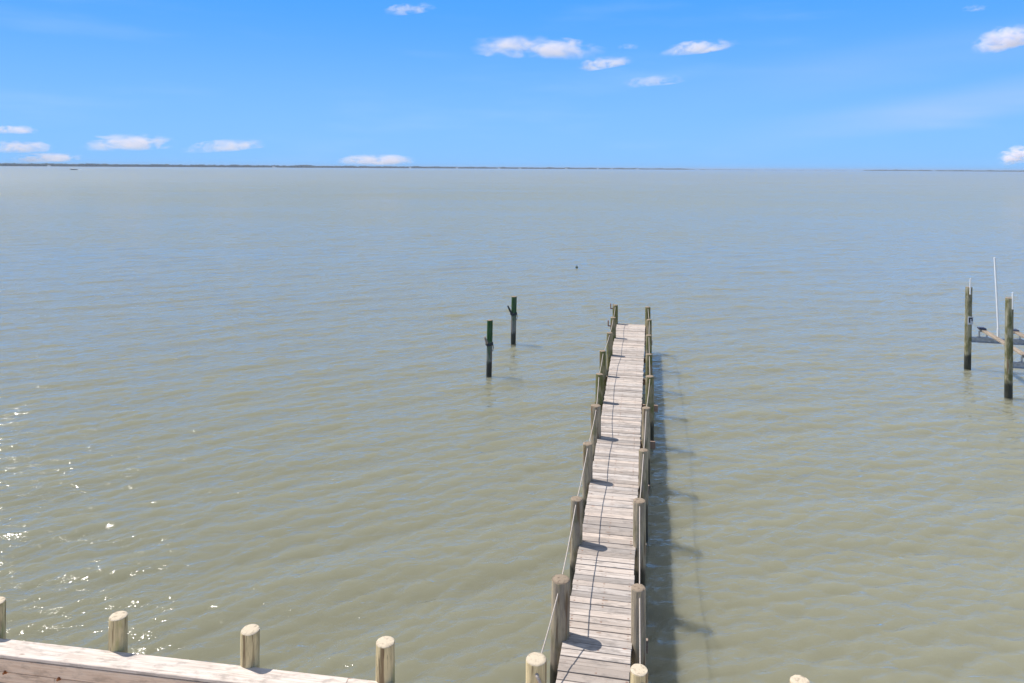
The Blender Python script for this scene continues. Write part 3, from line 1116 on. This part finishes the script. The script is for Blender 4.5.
# ------------------------------------------------------------------ sky and sun
world = bpy.data.worlds.new('World')
scene.world = world
world.use_nodes = True
nt = world.node_tree
nt.nodes.clear()
wo = nt.nodes.new('ShaderNodeOutputWorld')
bg = nt.nodes.new('ShaderNodeBackground')
sky = nt.nodes.new('ShaderNodeTexSky')
sky.sky_type = 'NISHITA'
sky.sun_disc = False
sky.sun_elevation = math.asin(SUN_DIR.z)
sky.sun_rotation = math.atan2(SUN_DIR.x, SUN_DIR.y)
sky.altitude = 0
sky.air_density = 1.0
sky.dust_density = 0.0
sky.ozone_density = 1.5
hs = nt.nodes.new('ShaderNodeHueSaturation')
hs.inputs['Saturation'].default_value = 0.62
hs.inputs['Value'].default_value = 1.35
nt.links.new(sky.outputs[0], hs.inputs['Color'])
# clear azure of the low sky, by elevation of the view direction
tcz = nt.nodes.new('ShaderNodeTexCoord')
sepz = nt.nodes.new('ShaderNodeSeparateXYZ')
nt.links.new(tcz.outputs['Generated'], sepz.inputs[0])
lowr = nt.nodes.new('ShaderNodeMapRange')
lowr.interpolation_type = 'SMOOTHSTEP'
for k, v in ((1, 0.0), (2, 0.26), (3, 0.0), (4, 1.0)):
    lowr.inputs[k].default_value = v
nt.links.new(sepz.outputs[2], lowr.inputs[0])
azure = nt.nodes.new('ShaderNodeMix')
azure.data_type = 'RGBA'
nt.links.new(lowr.outputs[0], azure.inputs[0])
azure.inputs[6].default_value = (2.35, 5.2, 9.5, 1)
azure.inputs[7].default_value = (0.75, 3.5, 9.3, 1)
hir = nt.nodes.new('ShaderNodeMapRange')
hir.interpolation_type = 'SMOOTHSTEP'
for k, v in ((1, 0.235), (2, 0.42), (3, 0.0), (4, 1.0)):
    hir.inputs[k].default_value = v
nt.links.new(sepz.outputs[2], hir.inputs[0])
both = nt.nodes.new('ShaderNodeMix')
both.data_type = 'RGBA'
nt.links.new(hir.outputs[0], both.inputs[0])
nt.links.new(azure.outputs[2], both.inputs[6])
nt.links.new(hs.outputs[0], both.inputs[7])
# thin high cirrus as part of the sky, by direction
tc = nt.nodes.new('ShaderNodeTexCoord')
mp = nt.nodes.new('ShaderNodeMapping')
mp.inputs['Rotation'].default_value = (0, R(14), 0)
mp.inputs['Scale'].default_value = (1.6, 1.0, 11.0)
nt.links.new(tc.outputs['Generated'], mp.inputs['Vector'])
nz = nt.nodes.new('ShaderNodeTexNoise')
nz.inputs['Scale'].default_value = 2.2
nz.inputs['Detail'].default_value = 5
nz.inputs['Roughness'].default_value = 0.5
nt.links.new(mp.outputs[0], nz.inputs['Vector'])
mr = nt.nodes.new('ShaderNodeMapRange')
mr.interpolation_type = 'SMOOTHSTEP'
mr.inputs[1].default_value = 0.5
mr.inputs[2].default_value = 0.8
mr.inputs[3].default_value = 0.0
mr.inputs[4].default_value = 0.14
nt.links.new(nz.outputs[0], mr.inputs[0])
mx = nt.nodes.new('ShaderNodeMix')
mx.data_type = 'RGBA'
nt.links.new(mr.outputs[0], mx.inputs[0])
nt.links.new(both.outputs[2], mx.inputs[6])
mx.inputs[7].default_value = (6.0, 7.5, 10.5, 1)


def wmath(op, a, b=None):
    nd = nt.nodes.new('ShaderNodeMath')
    nd.operation = op
    for k, v in enumerate((a, b)):
        if v is None:
            continue
        if isinstance(v, bpy.types.NodeSocket):
            nt.links.new(v, nd.inputs[k])
        else:
            nd.inputs[k].default_value = v
    return nd.outputs[0]


def wramp(x, lo, hi, a, b):
    nd = nt.nodes.new('ShaderNodeMapRange')
    nd.interpolation_type = 'SMOOTHSTEP'
    nt.links.new(x, nd.inputs[0])
    for k, v in ((1, lo), (2, hi), (3, a), (4, b)):
        nd.inputs[k].default_value = v
    return nd.outputs[0]


# one broad faint veil of cirrus to the right (north-east), slanting up and away
az = wmath('DIVIDE', sepz.outputs[0], wmath('MAXIMUM', sepz.outputs[1], 0.05))
el = wmath('DIVIDE', sepz.outputs[2], wmath('MAXIMUM', sepz.outputs[1], 0.05))
dev = wmath('ADD', wmath('SUBTRACT', el, wmath('MULTIPLY', az, 0.165)), wmath('MULTIPLY', nz.outputs[0], 0.05))
d1 = wmath('ABSOLUTE', wmath('SUBTRACT', dev, 0.012))
band = wmath('MULTIPLY', wramp(d1, 0.004, 0.034, 1.0, 0.0), wramp(az, 0.22, 0.6, 0.0, 1.0))
d2 = wmath('ABSOLUTE', wmath('SUBTRACT', dev, 0.088))
band2 = wmath('MULTIPLY', wramp(d2, 0.004, 0.045, 1.0, 0.0), wramp(az, 0.1, 0.55, 0.0, 0.5))
veil = wmath('MULTIPLY', wmath('ADD', band, band2), wmath('MULTIPLY', wramp(nz.outputs[0], 0.25, 0.7, 0.4, 1.0), 0.32))
mv = nt.nodes.new('ShaderNodeMix')
mv.data_type = 'RGBA'
nt.links.new(veil, mv.inputs[0])
nt.links.new(mx.outputs[2], mv.inputs[6])
mv.inputs[7].default_value = (5.6, 6.6, 10.0, 1)
nt.links.new(mv.outputs[2], bg.inputs['Color'])
bg.inputs['Strength'].default_value = 0.10
nt.links.new(bg.outputs[0], wo.inputs['Surface'])

sl = bpy.data.lights.new('sun', 'SUN')
sl.energy = 4.7
sl.angle = R(0.6)
sl.color = (1.0, 0.95, 0.89)
so = bpy.data.objects.new('sun', sl)
so.rotation_euler = SUN_DIR.to_track_quat('Z', 'Y').to_euler()
so.location = (0, 0, 50)
link(so)

# ------------------------------------------------------------------ camera
cd = bpy.data.cameras.new('camera')
cam = link(bpy.data.objects.new('camera', cd))
cd.sensor_fit = 'HORIZONTAL'
cd.sensor_width = 36
cd.lens = F * 36 / 1024
cd.clip_start = 0.1
cd.clip_end = 200000
cd.shift_y = -(341.5 - 168.2) / 1024
cam.location = (-0.04, 0, CAM_Z)
cam.rotation_euler = (Matrix.Rotation(R(90), 3, 'X') @ Matrix.Rotation(R(0.336), 3, 'Z')).to_euler()
scene.camera = cam

# ------------------------------------------------------------------ render
scene.view_settings.view_transform = 'Standard'
scene.view_settings.look = 'None'
scene.view_settings.gamma = 1
scene.view_settings.use_curve_mapping = False
scene.view_settings.exposure = 0.15
cy = scene.cycles
cy.max_bounces = 14
cy.diffuse_bounces = 3
cy.glossy_bounces = 3
cy.volume_bounces = 12
cy.transparent_max_bounces = 12
cy.volume_step_rate = 1.0
cy.volume_max_steps = 128
cy.use_denoising = True
cy.sample_clamp_indirect = 8
